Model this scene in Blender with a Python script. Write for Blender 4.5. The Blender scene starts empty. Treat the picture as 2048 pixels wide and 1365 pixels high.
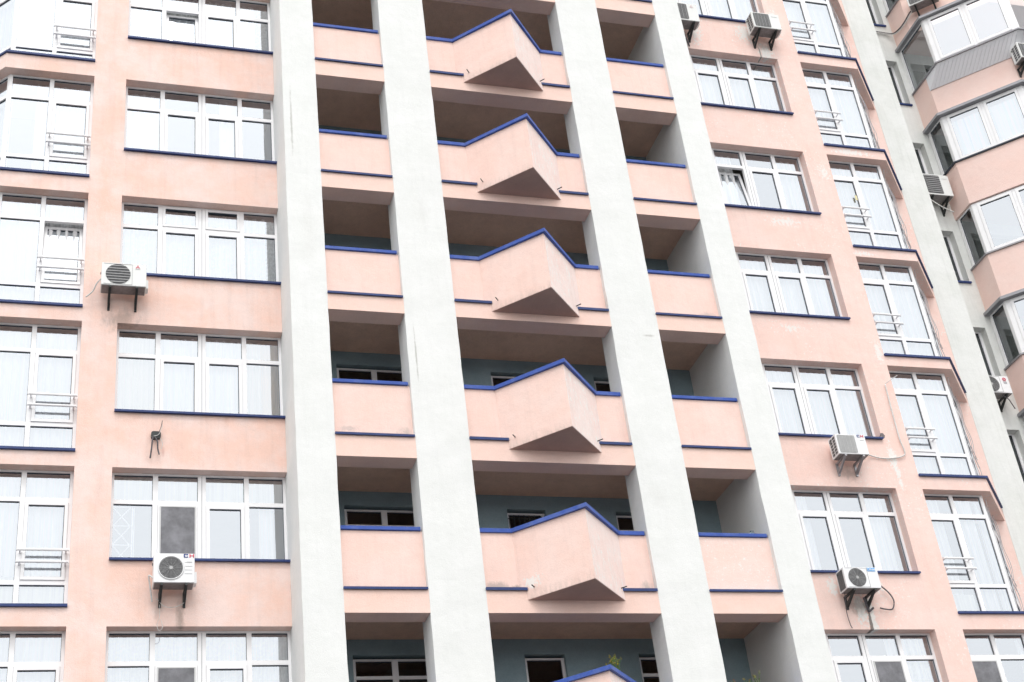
import bpy, math, random
from mathutils import Vector, Matrix
random.seed(7)
R = math.radians
S = bpy.context.scene
COL = S.collection
ZO = 13.92                                   # height of the reference level above the ground

# ---------------------------------------------------------------- camera, sky, sun, exposure
cam = bpy.data.cameras.new('camera'); co = bpy.data.objects.new('camera', cam); COL.objects.link(co)
cam.sensor_fit = 'HORIZONTAL'; cam.sensor_width = 36; cam.lens = 2948.0/2048*36
cam.clip_start = .1; cam.clip_end = 3000
co.location = (-4.7079, -22.7393, -12.3203+ZO)
co.rotation_euler = (R(121.9293), R(6.3391), R(-16.0314))
S.camera = co
SUN_EL, SUN_AZ = 58, 188                     # high soft light, from the front and slightly left
w = bpy.data.worlds.new('World'); S.world = w; w.use_nodes = True
nt = w.node_tree; nt.nodes.clear()
sky = nt.nodes.new('ShaderNodeTexSky'); sky.sky_type = 'NISHITA'; sky.sun_disc = False
sky.sun_elevation = R(SUN_EL); sky.sun_rotation = R(SUN_AZ); sky.dust_density = 8; sky.air_density = 1.0; sky.ozone_density = 1
hsv = nt.nodes.new('ShaderNodeHueSaturation'); hsv.inputs['Saturation'].default_value = .18
bg = nt.nodes.new('ShaderNodeBackground'); bg.inputs['Strength'].default_value = .15
wo = nt.nodes.new('ShaderNodeOutputWorld')
nt.links.new(sky.outputs[0], hsv.inputs['Color']); mxs = nt.nodes.new('ShaderNodeMix'); mxs.data_type = 'RGBA'; mxs.inputs[0].default_value = .90      # even overcast layer
mxs.inputs[7].default_value = (9.9, 9.95, 9.95, 1)
nt.links.new(hsv.outputs[0], mxs.inputs[6]); nt.links.new(mxs.outputs[2], bg.inputs[0]); nt.links.new(bg.outputs[0], wo.inputs[0])
sl = bpy.data.lights.new('sun', 'SUN'); so = bpy.data.objects.new('sun', sl); COL.objects.link(so)
sl.energy = .6; sl.angle = R(15); sl.color = (1, .98, .95)
az = R(SUN_AZ)
sd = Vector((math.sin(az)*math.cos(R(SUN_EL)), math.cos(az)*math.cos(R(SUN_EL)), math.sin(R(SUN_EL))))
so.rotation_euler = sd.to_track_quat('Z', 'Y').to_euler(); so.location = (0, -20, 60)
S.view_settings.view_transform = 'Standard'; S.view_settings.look = 'None'
S.view_settings.exposure = .38; S.view_settings.gamma = 1
S.cycles.max_bounces = 8; S.cycles.transparent_max_bounces = 12
S.cycles.diffuse_bounces = 4; S.cycles.glossy_bounces = 4

# ---------------------------------------------------------------- materials
def new_mat(name):
    m = bpy.data.materials.new(name); m.use_nodes = True
    n = m.node_tree.nodes; b = n['Principled BSDF']; return m, m.node_tree, b
class NB:
    def __init__(s, t): s.t = t
    def n(s, typ, **k):
        o = s.t.nodes.new(typ)
        for a, v in k.items(): setattr(o, a, v)
        return o
    def l(s, a, b): s.t.links.new(a, b)
    def noise(s, vec, scale, detail=4, rough=.55, sc3=None):
        if sc3:
            mp = s.n('ShaderNodeMapping'); mp.inputs['Scale'].default_value = sc3; s.l(vec, mp.inputs[0]); vec = mp.outputs[0]
        o = s.n('ShaderNodeTexNoise'); o.inputs['Scale'].default_value = scale; o.inputs['Detail'].default_value = detail
        o.inputs['Roughness'].default_value = rough; s.l(vec, o.inputs['Vector']); return o.outputs['Fac']
    def ramp(s, fac, a, b, ca=0.0, cb=1.0):
        o = s.n('ShaderNodeMapRange'); o.inputs['From Min'].default_value = a; o.inputs['From Max'].default_value = b
        o.inputs['To Min'].default_value = ca; o.inputs['To Max'].default_value = cb; s.l(fac, o.inputs['Value']); return o.outputs[0]
    def math(s, op, a, b=None):
        o = s.n('ShaderNodeMath', operation=op)
        for i, v in enumerate((a, b)):
            if v is None: continue
            if isinstance(v, (int, float)): o.inputs[i].default_value = v
            else: s.l(v, o.inputs[i])
        return o.outputs[0]
    def mix(s, fac, a, b):
        o = s.n('ShaderNodeMix', data_type='RGBA')
        for i, v in ((0, fac), (6, a), (7, b)):
            if isinstance(v, (int, float)): o.inputs[i].default_value = v
            elif isinstance(v, tuple): o.inputs[i].default_value = (*v, 1)
            else: s.l(v, o.inputs[i])
        return o.outputs[2]
def stucco(name, c1, c2, flakes=None, stains=(), grain=.035, streak=0.0, foot=None):
    """rendered wall: two tones of the same paint in big soft patches, fine grain, bump, local stains and peeled flakes"""
    m, t, b = new_mat(name); k = NB(t)
    pos = k.n('ShaderNodeNewGeometry').outputs['Position']
    big = k.ramp(k.noise(pos, 1.3, 7, .66), .38, .62)
    c = k.mix(big, c1, c2)
    mid = k.ramp(k.noise(pos, 4, 5, .7, (1, 1, 1.8)), .3, .7, 1-grain, 1+grain)
    fine = k.ramp(k.noise(pos, 45, 3, .7), .3, .7, 1-grain*1.3, 1+grain*1.3)
    v = k.math('MULTIPLY', mid, fine)
    if streak:
        st = k.ramp(k.noise(pos, 1, 5, .65, (9, 9, .5)), .5, .8, 1, 1-streak)
        v = k.math('MULTIPLY', v, st)
    mu = k.n('ShaderNodeVectorMath', operation='MULTIPLY'); k.l(c, mu.inputs[0])
    cb = k.n('ShaderNodeCombineXYZ'); [k.l(v, cb.inputs[i]) for i in range(3)]; k.l(cb.outputs[0], mu.inputs[1])
    c = mu.outputs[0]
    if foot:      # grime that splashes up at the foot of a panel: generated coordinates, 0 at its bottom
        g = k.n('ShaderNodeTexCoord').outputs['Generated']; sp = k.n('ShaderNodeSeparateXYZ'); k.l(g, sp.inputs[0])
        f = k.ramp(sp.outputs[2], .0, foot[0], 1, 0)
        f = k.math('MULTIPLY', f, k.ramp(k.noise(pos, 1, 5, .7, (14, 14, 3)), .35, .7))
        c = k.mix(k.math('MULTIPLY', f, foot[1]), c, foot[2])
    if flakes:
        f1 = k.ramp(k.noise(pos, 15, 10, .8, (1, 1, flakes[2] if len(flakes) > 2 else 1)), flakes[0], flakes[0]+.012)
        f2 = k.ramp(k.noise(pos, .9, 2, .5), flakes[1], flakes[1]+.08)
        c = k.mix(k.math('MULTIPLY', f1, f2), c, (.83, .81, .78))
    for (x, y, z, sx, sz, col, amt, th) in stains:
        mp = k.n('ShaderNodeMapping', vector_type='POINT')
        mp.inputs['Location'].default_value = (-x/sx, -y/.5, -(z+ZO)/sz); mp.inputs['Scale'].default_value = (1/sx, 2, 1/sz)
        k.l(pos, mp.inputs[0]); ln = k.n('ShaderNodeVectorMath', operation='LENGTH'); k.l(mp.outputs[0], ln.inputs[0])
        d = k.ramp(ln.outputs['Value'], 1, 0)
        nz = k.noise(pos, 16 if col == PEEL else 9, 9, .78, (1, 1, .8 if col == PEEL else .45))
        f = k.math('ADD', d, k.math('MULTIPLY', k.math('SUBTRACT', nz, .5), 4.2 if col == PEEL else 1.8))
        f = k.math('MULTIPLY', k.ramp(f, th, th+(.06 if amt > .75 else .5)), k.ramp(d, 0, .12))
        c = k.mix(k.math('MULTIPLY', f, amt), c, col)
    k.l(c, b.inputs['Base Color']); b.inputs['Roughness'].default_value = .93; b.inputs['Specular IOR Level'].default_value = .15
    bp = k.n('ShaderNodeBump'); bp.inputs['Strength'].default_value = .5; bp.inputs['Distance'].default_value = .012
    hh = k.math('ADD', k.noise(pos, 60, 4, .7), k.math('MULTIPLY', k.noise(pos, 6, 3, .6), 1.2)); k.l(hh, bp.inputs['Height']); k.l(bp.outputs[0], b.inputs['Normal'])
    return m
def plain(name, col, rough=.5, metal=0, var=.06, scale=8, spec=.5, bump=0, dirt=None):
    m, t, b = new_mat(name); k = NB(t)
    pos = k.n('ShaderNodeNewGeometry').outputs['Position']
    v = k.ramp(k.noise(pos, scale, 5, .65), .3, .7, 1-var, 1+var)
    a = tuple(x for x in col)
    mu = k.n('ShaderNodeVectorMath', operation='MULTIPLY'); mu.inputs[0].default_value = a
    cb = k.n('ShaderNodeCombineXYZ'); [k.l(v, cb.inputs[i]) for i in range(3)]; k.l(cb.outputs[0], mu.inputs[1]); c = mu.outputs[0]
    if dirt: c = k.mix(k.math('MULTIPLY', k.ramp(k.noise(pos, 3, 7, .75), .5, .75), dirt[0]), c, dirt[1])
    k.l(c, b.inputs['Base Color'])
    b.inputs['Roughness'].default_value = rough; b.inputs['Metallic'].default_value = metal; b.inputs['Specular IOR Level'].default_value = spec
    if bump:
        bp = k.n('ShaderNodeBump'); bp.inputs['Strength'].default_value = bump; bp.inputs['Distance'].default_value = .01
        k.l(k.noise(pos, scale*6, 3), bp.inputs['Height']); k.l(bp.outputs[0], b.inputs['Normal'])
    return m
def glass(name, base, tint=(.86, .9, .91), wav=.004, rough=0.0):
    m, t, b = new_mat(name); k = NB(t); t.nodes.remove(b)
    out = [n for n in t.nodes if n.type == 'OUTPUT_MATERIAL'][0]
    lw = k.n('ShaderNodeFresnel'); lw.inputs['IOR'].default_value = 1.6
    f = k.ramp(lw.outputs[0], 0.0, 1.0, base, 1.0)
    tr = k.n('ShaderNodeBsdfTransparent'); tr.inputs[0].default_value = (*tint, 1)
    gl = k.n('ShaderNodeBsdfGlossy'); gl.inputs['Roughness'].default_value = rough; gl.inputs[0].default_value = (.90, .945, 1, 1)
    pos = k.n('ShaderNodeNewGeometry').outputs['Position']
    bp = k.n('ShaderNodeBump'); bp.inputs['Strength'].default_value = .25; bp.inputs['Distance'].default_value = wav
    k.l(k.noise(pos, 1.6, 2, .4), bp.inputs['Height']); k.l(bp.outputs[0], gl.inputs['Normal'])
    mx = k.n('ShaderNodeMixShader'); k.l(f, mx.inputs[0]); k.l(tr.outputs[0], mx.inputs[1]); k.l(gl.outputs[0], mx.inputs[2]); k.l(mx.outputs[0], out.inputs[0])
    return m
def cloth(name, col, lace=0.0, trans=.5):
    m, t, b = new_mat(name); k = NB(t); t.nodes.remove(b)
    out = [n for n in t.nodes if n.type == 'OUTPUT_MATERIAL'][0]
    pos = k.n('ShaderNodeNewGeometry').outputs['Position']
    v = k.ramp(k.noise(pos, 1, 4, .6, (14, 14, .35)), .3, .7, .70, 1.08)  # vertical streaks paint light and shade of folds into the cloth
    if lace: v = k.math('MULTIPLY', v, k.ramp(k.noise(pos, 16, 3, .5), .42, .6, 1-lace, 1))
    mu = k.n('ShaderNodeVectorMath', operation='MULTIPLY'); mu.inputs[0].default_value = col
    cb = k.n('ShaderNodeCombineXYZ'); [k.l(v, cb.inputs[i]) for i in range(3)]; k.l(cb.outputs[0], mu.inputs[1])
    d = k.n('ShaderNodeBsdfDiffuse'); k.l(mu.outputs[0], d.inputs[0]); tl = k.n('ShaderNodeBsdfTranslucent'); k.l(mu.outputs[0], tl.inputs[0])
    mx = k.n('ShaderNodeMixShader'); mx.inputs[0].default_value = trans*.4; k.l(d.outputs[0], mx.inputs[1]); k.l(tl.outputs[0], mx.inputs[2]); k.l(mx.outputs[0], out.inputs[0])
    return m

PINK1, PINK2 = (.87, .625, .555), (.87, .665, .605)
GRY = (.33, .31, .28); DRK = (.10, .09, .08); PEEL = (.80, .78, .75)
M = {}
M['pink_left'] = stucco('pink_stucco_left', (.865, .60, .51), (.87, .685, .63), streak=.09, grain=.03, stains=[
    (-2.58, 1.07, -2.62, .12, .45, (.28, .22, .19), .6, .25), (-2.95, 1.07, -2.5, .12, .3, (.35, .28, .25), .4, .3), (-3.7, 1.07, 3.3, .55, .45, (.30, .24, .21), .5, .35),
    (-4.1, 1.07, 6.3, .3, 2.0, (.80, .50, .37), .35, .45),
    (-2.3, 1.07, 4.0, 1.6, .28, (.86, .70, .64), .5, .3), (-1.2, 1.07, 6.6, .9, .4, (.86, .66, .58), .4, .3), (-2.9, 1.07, .52, .06, .2, (.6, .3, .25), .4, .4)])
M['pink_right'] = stucco('pink_stucco_right', PINK1, PINK2, flakes=(.575, .47), streak=.07, grain=.03, stains=[
    (10.38, 1.07, -2.40, .20, .45, PEEL, .9, .38), (10.58, 1.07, -2.75, .10, .85, PEEL, .9, .30), (10.52, 1.07, -2.75, .055, .75, DRK, .8, .32),
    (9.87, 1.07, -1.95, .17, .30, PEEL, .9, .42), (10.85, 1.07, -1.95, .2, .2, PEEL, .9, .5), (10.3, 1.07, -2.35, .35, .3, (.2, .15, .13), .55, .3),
    (12.02, 1.07, .95, .13, .50, PEEL, .9, .38), (12.05, 1.07, .55, .08, .5, PEEL, .9, .45), (11.93, 1.07, 1.5, .08, .12, (.12, .12, .13), .9, .35),
    (11.15, 1.07, 12.95, .33, .45, PEEL, .9, .42), (11.62, 1.07, 12.35, .3, .4, PEEL, .9, .44), (12.1, 1.07, 13.4, .22, .8, PEEL, .9, .5),
    (9.75, 1.07, 12.8, .3, .6, PEEL, .85, .48), (9.45, 1.07, 12.38, .045, .3, DRK, .85, .25), (11.45, 1.07, 12.3, .03, .35, GRY, .85, .3),
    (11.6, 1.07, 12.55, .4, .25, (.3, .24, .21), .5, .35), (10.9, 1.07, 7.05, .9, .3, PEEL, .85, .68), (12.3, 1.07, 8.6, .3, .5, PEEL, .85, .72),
    (10.4, 1.07, 4.1, .5, .18, PEEL, .85, .66), (13.2, 1.07, 9.35, .8, .12, PEEL, .85, .45), (12.75, 1.07, 6.3, .4, .1, PEEL, .85, .5),
    (12.4, 1.07, 3.6, .15, .5, PEEL, .85, .52), (10.9, 1.07, .55, .4, .3, (.32, .25, .22), .5, .3)])
M['pink_balcony'] = stucco('pink_stucco_balcony', (.875, .635, .56), (.875, .67, .605), grain=.03, streak=.07, foot=(.15, .5, (.33, .28, .25)), stains=[(3.08, .1, -2.45, .16, .13, (.12, .11, .10), .7, .32), (2.75, .1, -2.42, .4, .16, (.35, .31, .28), .6, .3), (5.45, .1, 3.1-2.6, .3, .12, (.8, .8, .78), .8, .4), (5.55, .1, -2.4, .2, .2, (.4, .36, .33), .6, .35), (1.3, .1, .6, .25, .2, (.45, .4, .36), .5, .4), (.3, .1, .62, .35, .12, (.45, .4, .37), .5, .35), (7.9, .1, 3.6, .3, .15, (.45, .4, .37), .5, .3), (3.32, -.1, -2.40, .2, .16, PEEL, .8, .40)])
M['pink_wash'] = stucco('pink_stucco_washed', (.86, .68, .63), (.86, .73, .69), flakes=(.56, .42, .35), grain=.03, streak=.09)
M['pink_flaky'] = stucco('pink_stucco_flaky', (.87, .65, .58), (.87, .69, .63), flakes=(.585, .38), grain=.03, foot=(.2, .8, (.8, .79, .77)))
M['pink_beam'] = stucco('pink_stucco_beam', (.87, .625, .54), (.87, .655, .58), grain=.03)
M['pink_wing'] = stucco('pink_stucco_wing', (.87, .64, .575), (.875, .67, .61), grain=.015)
M['white'] = stucco('white_stucco', (.765, .775, .758), (.80, .806, .795), grain=.014, streak=.035, stains=[(6.45, 0, 2.95, .35, .06, GRY, .5, .42), (1.62, 0, 2.2, .03, 1.2, GRY, .6, .3), (2.0, 0, 5.6, .3, .9, (.68, .68, .66), .4, .4), (6.0, 0, -.6, .4, .5, (.70, .70, .68), .4, .4), (-.3, 0, 5.0, .3, 2.0, (.72, .72, .70), .4, .4), (-.55, 0, 7.6, .04, 1.5, GRY, .5, .3)])
M['white_old'] = stucco('white_stucco_old', (.72, .73, .70), (.78, .785, .765), grain=.02, streak=.10)
M['teal'] = stucco('grey_blue_render', (.26, .36, .40), (.30, .40, .44), grain=.05)
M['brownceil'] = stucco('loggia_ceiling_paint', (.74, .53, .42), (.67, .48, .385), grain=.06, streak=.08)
M['blue_sheet_shaded'] = plain('blue_sheet_painted_shade', (.004, .026, .14), .5, 0, .2, 5, dirt=(.2, (.12, .16, .3)))  # darker copy of the blue paint, underside shade put into its colour
M['soffit_shade'] = stucco('soffit_render_painted_shade', (.52, .36, .31), (.56, .39, .335), grain=.04)  # prow undersides: their shade is put into a darker, browner colour
M['blue'] = plain('blue_painted_sheet', (.035, .085, .36), .45, 0, .12, 5, spec=.3, dirt=(.35, (.25, .30, .45)))
M['grey_sheet'] = plain('grey_metal_sheet', (.30, .30, .32), .4, .3, .1, 5)
M['pvc'] = plain('white_pvc', (.88, .875, .885), .35, 0, .03, 3, dirt=(.10, (.55, .52, .5)))
M['pvc_dim'] = plain('grey_pvc', (.62, .62, .62), .4, 0, .04, 3)
M['gasket_shade'] = plain('black_gasket_and_shade', (.03, .04, .06), .6)
M['foam'] = plain('old_mounting_foam', (.55, .45, .33), .95, 0, .5, 25, bump=.8)
M['glass'] = glass('window_glass', .43, (.93, .95, .95))
M['glass_clear'] = glass('window_glass_clear', .10, (.78, .86, .86))
M['glass_dark'] = glass('window_glass_dark', .02, (.5, .55, .56))
M['screen'] = plain('fly_screen_mesh', (.17, .17, .185), .6, 0, .35, 4, dirt=(.5, (.30, .30, .33)))
M['curtain'] = cloth('white_net_curtain', (.92, .92, .93), 0, .2)
M['lace'] = cloth('lace_curtain', (.90, .91, .90), .14, .2)
M['cream'] = cloth('cream_curtain', (.85, .78, .62))
M['ochre'] = cloth('ochre_curtain', (.80, .48, .12))
M['greycloth'] = cloth('grey_green_curtain', (.45, .48, .46), .5)
M['blind'] = cloth('ivory_roller_blind', (.80, .79, .72))
M['room'] = plain('room_plaster', (.42, .38, .34), .9, 0, .15, 2)
M['room_dark'] = plain('dark_room_plaster', (.30, .32, .31), .9, 0, .2, 2)
M['ac'] = plain('air_conditioner_enamel', (.76, .765, .75), .4, 0, .03, 6, dirt=(.15, (.45, .42, .38)))
M['ac_white'] = plain('air_conditioner_white_enamel', (.82, .82, .83), .35, 0, .02, 6, dirt=(.1, (.5, .48, .45)))
M['ac_under'] = plain('galvanised_base_pan', (.28, .26, .26), .6, .3, .25, 9)
M['fin'] = plain('dark_fan_cavity', (.10, .10, .105), .7, 0, .4, 40)
M['wire'] = plain('grille_wire', (.42, .42, .42), .5)
M['wire_light'] = plain('light_grille', (.60, .60, .60), .5)
M['black'] = plain('black_bracket_steel', (.03, .035, .035), .5, .2, .3, 20)
M['steel'] = plain('galvanised_bracket', (.36, .36, .38), .4, .6, .25, 20)
M['hose'] = plain('white_hose', (.66, .65, .63), .6, 0, .2, 30)
M['hose_dark'] = plain('weathered_pipe_insulation', (.10, .09, .10), .8, 0, .5, 30)
M['red'] = plain('red_print', (.62, .03, .08), .5)
M['pale_red'] = plain('faded_red_print', (.62, .45, .46), .5)
M['navy'] = plain('navy_print', (.02, .05, .25), .5)
M['skyblue'] = plain('sky_blue_print', (.14, .42, .80), .5)
M['inkgrey'] = plain('grey_print', (.25, .25, .27), .5)
M['leaf'] = plain('herb_leaf', (.14, .26, .045), .7, 0, .4, 60)
M['flower'] = plain('yellow_flower', (.45, .36, .05), .7, 0, .3, 60)
M['dryflower'] = plain('dry_flower_head', (.42, .24, .11), .8, 0, .4, 60)
M['terracotta'] = plain('terracotta', (.50, .22, .11), .8, 0, .2, 20)
M['yellow'] = plain('yellow_sticker', (.75, .68, .38), .6)

# ---------------------------------------------------------------- mesh building
class MB:
    """collects shapes and links them as one mesh object; T maps local to scene coordinates"""
    def __init__(s, T=None): s.v = []; s.f = []; s.mi = []; s.T = T or (lambda p: p); s.m = 0
    def add(s, vs, fs):
        o = len(s.v); s.v += [Vector(s.T(p)) for p in vs]
        for f in fs: s.f.append([o+i for i in f]); s.mi.append(s.m)
    def box(s, x0, x1, y0, y1, z0, z1):
        s.add([(x0,y0,z0),(x1,y0,z0),(x1,y1,z0),(x0,y1,z0),(x0,y0,z1),(x1,y0,z1),(x1,y1,z1),(x0,y1,z1)],
              [(0,3,2,1),(4,5,6,7),(0,1,5,4),(1,2,6,5),(2,3,7,6),(3,0,4,7)])
    def prism(s, poly, z0, z1, poly2=None):
        n = len(poly); p2 = poly2 or poly
        s.add([(x,y,z0) for x,y in poly]+[(x,y,z1) for x,y in p2],
              [tuple(range(n))[::-1], tuple(range(n, 2*n))]+[(i,(i+1)%n,n+(i+1)%n,n+i) for i in range(n)])
    def quad(s, a, b, c, d): s.add([a,b,c,d], [(0,1,2,3)])
    def tube(s, pts, r, n=8, closed=False):
        pts = [Vector(p) for p in pts]; rings = []; vs = []; fs = []
        for i, p in enumerate(pts):
            a = pts[max(0,i-1)]; b = pts[min(len(pts)-1,i+1)]
            if closed: a = pts[i-1]; b = pts[(i+1) % len(pts)]
            t = (b-a).normalized(); u = t.orthogonal() if abs(t.z) > .95 else t.cross(Vector((0,0,1)))
            u.normalize(); w2 = t.cross(u)
            rr = r[i] if isinstance(r, (list, tuple)) else r
            vs += [tuple(p+u*rr*math.cos(2*math.pi*j/n)+w2*rr*math.sin(2*math.pi*j/n)) for j in range(n)]
        m = len(pts)
        for i in range(m if closed else m-1):
            for j in range(n):
                k2 = ((i+1) % m)*n
                fs.append((i*n+j, i*n+(j+1)%n, k2+(j+1)%n, k2+j))
        if not closed: fs += [tuple(range(n))[::-1], tuple(range((m-1)*n, m*n))]
        s.add(vs, fs)
    def disc(s, c, r, y, n=40, rim=None):
        """disc facing -y, or a ring when rim is the inner radius"""
        cx, cz = c
        if rim is None:
            s.add([(cx+r*math.cos(2*math.pi*i/n), y, cz+r*math.sin(2*math.pi*i/n)) for i in range(n)], [tuple(range(n))])
        else:
            vs = []
            for i in range(n):
                a = 2*math.pi*i/n; c_, s_ = math.cos(a), math.sin(a)
                vs += [(cx+rim*c_, y, cz+rim*s_), (cx+(r+rim)/2*c_, y-.012, cz+(r+rim)/2*s_), (cx+r*c_, y, cz+r*s_)]
            fs = []
            for i in range(n):
                j = (i+1) % n
                fs += [(3*i,3*i+1,3*j+1,3*j), (3*i+1,3*i+2,3*j+2,3*j+1)]
            s.add(vs, fs)
    def grid(s, xs, zs, hole, y0, y1):
        """wall slab with openings: cells for which hole(i,j) is true are left out"""
        nx, nz = len(xs)-1, len(zs)-1
        H = lambda i, j: i < 0 or j < 0 or i >= nx or j >= nz or hole(i, j)
        for i in range(nx):
            for j in range(nz):
                if hole(i, j): continue
                a, b, c, d = xs[i], xs[i+1], zs[j], zs[j+1]
                s.quad((a,y0,c),(b,y0,c),(b,y0,d),(a,y0,d)); s.quad((b,y1,c),(a,y1,c),(a,y1,d),(b,y1,d))
                if H(i-1,j): s.quad((a,y1,c),(a,y0,c),(a,y0,d),(a,y1,d))
                if H(i+1,j): s.quad((b,y0,c),(b,y1,c),(b,y1,d),(b,y0,d))
                if H(i,j-1): s.quad((a,y1,c),(b,y1,c),(b,y0,c),(a,y0,c))
                if H(i,j+1): s.quad((a,y0,d),(b,y0,d),(b,y1,d),(a,y1,d))
    def build(s, name, mats, parent=None, smooth=False, bevel=0):
        if not isinstance(mats, (list, tuple)): mats = [mats]
        lo = Vector([min(v[i] for v in s.v) for i in range(3)]); hi = Vector([max(v[i] for v in s.v) for i in range(3)])
        o = Vector(((lo.x+hi.x)/2, (lo.y+hi.y)/2, lo.z))
        me = bpy.data.meshes.new(name); me.from_pydata([tuple(v-o) for v in s.v], [], s.f)
        for x in mats: me.materials.append(M[x])
        for p, i in zip(me.polygons, s.mi): p.material_index = i; p.use_smooth = smooth
        me.update()
        ob = bpy.data.objects.new(name, me); COL.objects.link(ob)
        wl = o+Vector((0, 0, ZO))
        if parent is not None: ob.parent = parent; wl = wl-WL[parent.name]
        ob.location = wl; WL[ob.name] = o+Vector((0, 0, ZO))
        if bevel:
            md = ob.modifiers.new('bevel', 'BEVEL'); md.width = bevel; md.segments = 2; md.limit_method = 'ANGLE'
        return ob
WL = {}
def thing(name, loc, label, cat, group=None):
    o = bpy.data.objects.new(name, None); COL.objects.link(o); o.location = (loc[0], loc[1], loc[2]+ZO)
    o.empty_display_size = .3; WL[o.name] = Vector(o.location); tag(o, label, cat, group); return o
def tag(o, label, cat, group=None):
    o['label'] = label; o['category'] = cat
    if group: o['group'] = group
def frame_of(ox, oy, ux, uy):
    """local u along the wall, v into the wall, z up"""
    L = math.hypot(ux, uy); ux, uy = ux/L, uy/L
    return lambda p: (ox+ux*p[0]-uy*p[1], oy+uy*p[0]+ux*p[1], p[2])

# ---------------------------------------------------------------- levels measured from the photograph
ROWS = [-1, 0, 1, 2, 3, 4, 5]
F = {-2: -5.95, -1: -2.951, 0: 0, 1: 3.116, 2: 6.03, 3: 9.0, 4: 12.035, 5: 15.03, 6: 18.03}
CAP = {-1: -1.32, 0: -1.322, 1: -1.48, 2: -1.392, 3: -1.422, 4: -1.49, 5: -1.45}
LEDGE = {-1: -2.54, 0: -2.545, 1: -2.70, 2: -2.572, 3: -2.607, 4: -2.64, 5: -2.6, 6: -2.6}
LH = {-2: -5.78, -1: -2.765, 0: .195, 1: 3.222, 2: 6.222, 3: 9.275, 4: 12.2, 5: 15.2, 6: 18.2}
RH = {-2: -5.85, -1: -2.83, 0: .253, 1: 3.272, 2: 6.206, 3: 9.218, 4: 12.193, 5: 15.2, 6: 18.2}
HS = {-1: -4.6, 0: -1.6, 1: 1.293, 2: 4.31, 3: 7.345, 4: 10.41, 5: 13.4, 6: 16.4}
GS = {-1: -5.45, 0: -2.435, 1: .471, 2: 3.513, 3: 6.596, 4: 9.655, 5: 12.5, 6: 15.5}
DS = {-1: -4.7, 0: -1.678, 1: 1.376, 2: 4.394, 3: 7.304, 4: 10.342, 5: 13.299, 6: 16.3}
ES = {-1: -5.5, 0: -2.515, 1: .543, 2: 3.508, 3: 6.457, 4: 9.475, 5: 12.474, 6: 15.5}
ZB, ZT = -ZO, 18.6
YF, YG = 1.07, 1.28

# ---------------------------------------------------------------- ground
g = MB(); g.box(-300, 300, -300, 300, -ZO-.5, -ZO)
mt, t_, b_ = new_mat('asphalt'); k_ = NB(t_); p_ = k_.n('ShaderNodeNewGeometry').outputs['Position']
k_.l(k_.mix(k_.noise(p_, 3, 8, .7), (.032, .032, .033), (.05, .05, .05)), b_.inputs['Base Color']); b_.inputs['Roughness'].default_value = .7; M['asphalt'] = mt
go = g.build('ground', 'asphalt'); go['kind'] = 'structure'
g = MB(); g.box(-14, 24, -4, .0, -ZO, -ZO+.14)
mt, t_, b_ = new_mat('paving'); k_ = NB(t_); p_ = k_.n('ShaderNodeNewGeometry').outputs['Position']
br = k_.n('ShaderNodeTexBrick'); br.inputs['Scale'].default_value = 2; br.inputs[1].default_value = (.08,.078,.075,1); br.inputs[2].default_value = (.06,.06,.058,1); br.inputs[3].default_value = (.06,.06,.06,1)
k_.l(p_, br.inputs[0]); k_.l(br.outputs[0], b_.inputs['Base Color']); M['paving'] = mt
po = g.build('pavement', 'paving'); po['kind'] = 'structure'

# ---------------------------------------------------------------- the main building
B = thing('apartment_building', (4.08, 2, -ZO), 'pink apartment block with four white pillars and open loggias edged in blue', 'building')
# white pillars
for x0, x1, yb in ((-.70, 0, 5.3), (1.468, 2.485, .58), (5.684, 6.694, .58), (8.167, 8.83, 5.3)):
    m = MB(); rnd = random.Random(int(x0*10)); n = 90; vs = []
    for i in range(n+1):
        z = ZB+(ZT-ZB)*i/n; j = [rnd.uniform(-.004, .004) for q in range(4)]
        if rnd.random() < .12: j[rnd.choice((0, 1))] *= 3
        vs += [(x0+j[0], j[2], z), (x1+j[1], j[3], z), (x1, yb, z), (x0, yb, z)]
    m.add(vs, [(4*i+a, 4*i+(a+1) % 4, 4*i+4+(a+1) % 4, 4*i+4+a) for i in range(n) for a in range(4)]+[(3, 2, 1, 0), (4*n, 4*n+1, 4*n+2, 4*n+3)])
    m.build('pillar', 'white', B)
# pink facades left and right with window openings, bands of the bay windows
def band_poly(side):
    if side > 0: return [(12.52, YF), (14.15, YF), (15.38, 2.44), (15.38, 2.62), (12.52, 2.62)]
    return [(-4.406, YF), (-4.406, 2.62), (-7.38, 2.62), (-7.38, 2.44), (-6.15, YF)]
def facade(xs, sills, heads, bsills, side, mat):
    m = MB()
    zs = [ZB]
    for k in ROWS: zs += [sills[k]+.03, heads[k]]
    zs.append(ZT)
    hc = 1
    if side > 0: m.grid([8.83, 11.89, 12.52], zs, lambda i, j: i == 0 and j % 2 == 1, YF, 1.40)
    else: m.grid([-4.406, -3.77, -.70], zs, lambda i, j: i == 1 and j % 2 == 1, YF, 1.40)
    P = band_poly(side); prev = ZB
    for k in ROWS+[6]:
        top = bsills[k]+.03
        m.prism(P, prev if k == -1 else heads[k-1], top)
    return m.build('wall', mat, B)
facade(None, HS, LH, GS, -1, 'pink_left')
facade(None, DS, RH, ES, 1, 'pink_right')
# back strips beside the bays
for a, b, y, mat in ((14.9, 15.4, 2.44, 'pink_right'), (15.4, 16.2, 2.434, 'white_old'), (-7.4, -6.9, 2.44, 'pink_left'), (-8.2, -7.4, 2.434, 'white_old'), (-13, -8.2, 3.45, 'white_old')):
    m = MB(); m.box(a, b, y, y+(1.3 if mat == 'white_old' else .3), ZB, ZT); m.build('wall', mat, B)
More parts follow.
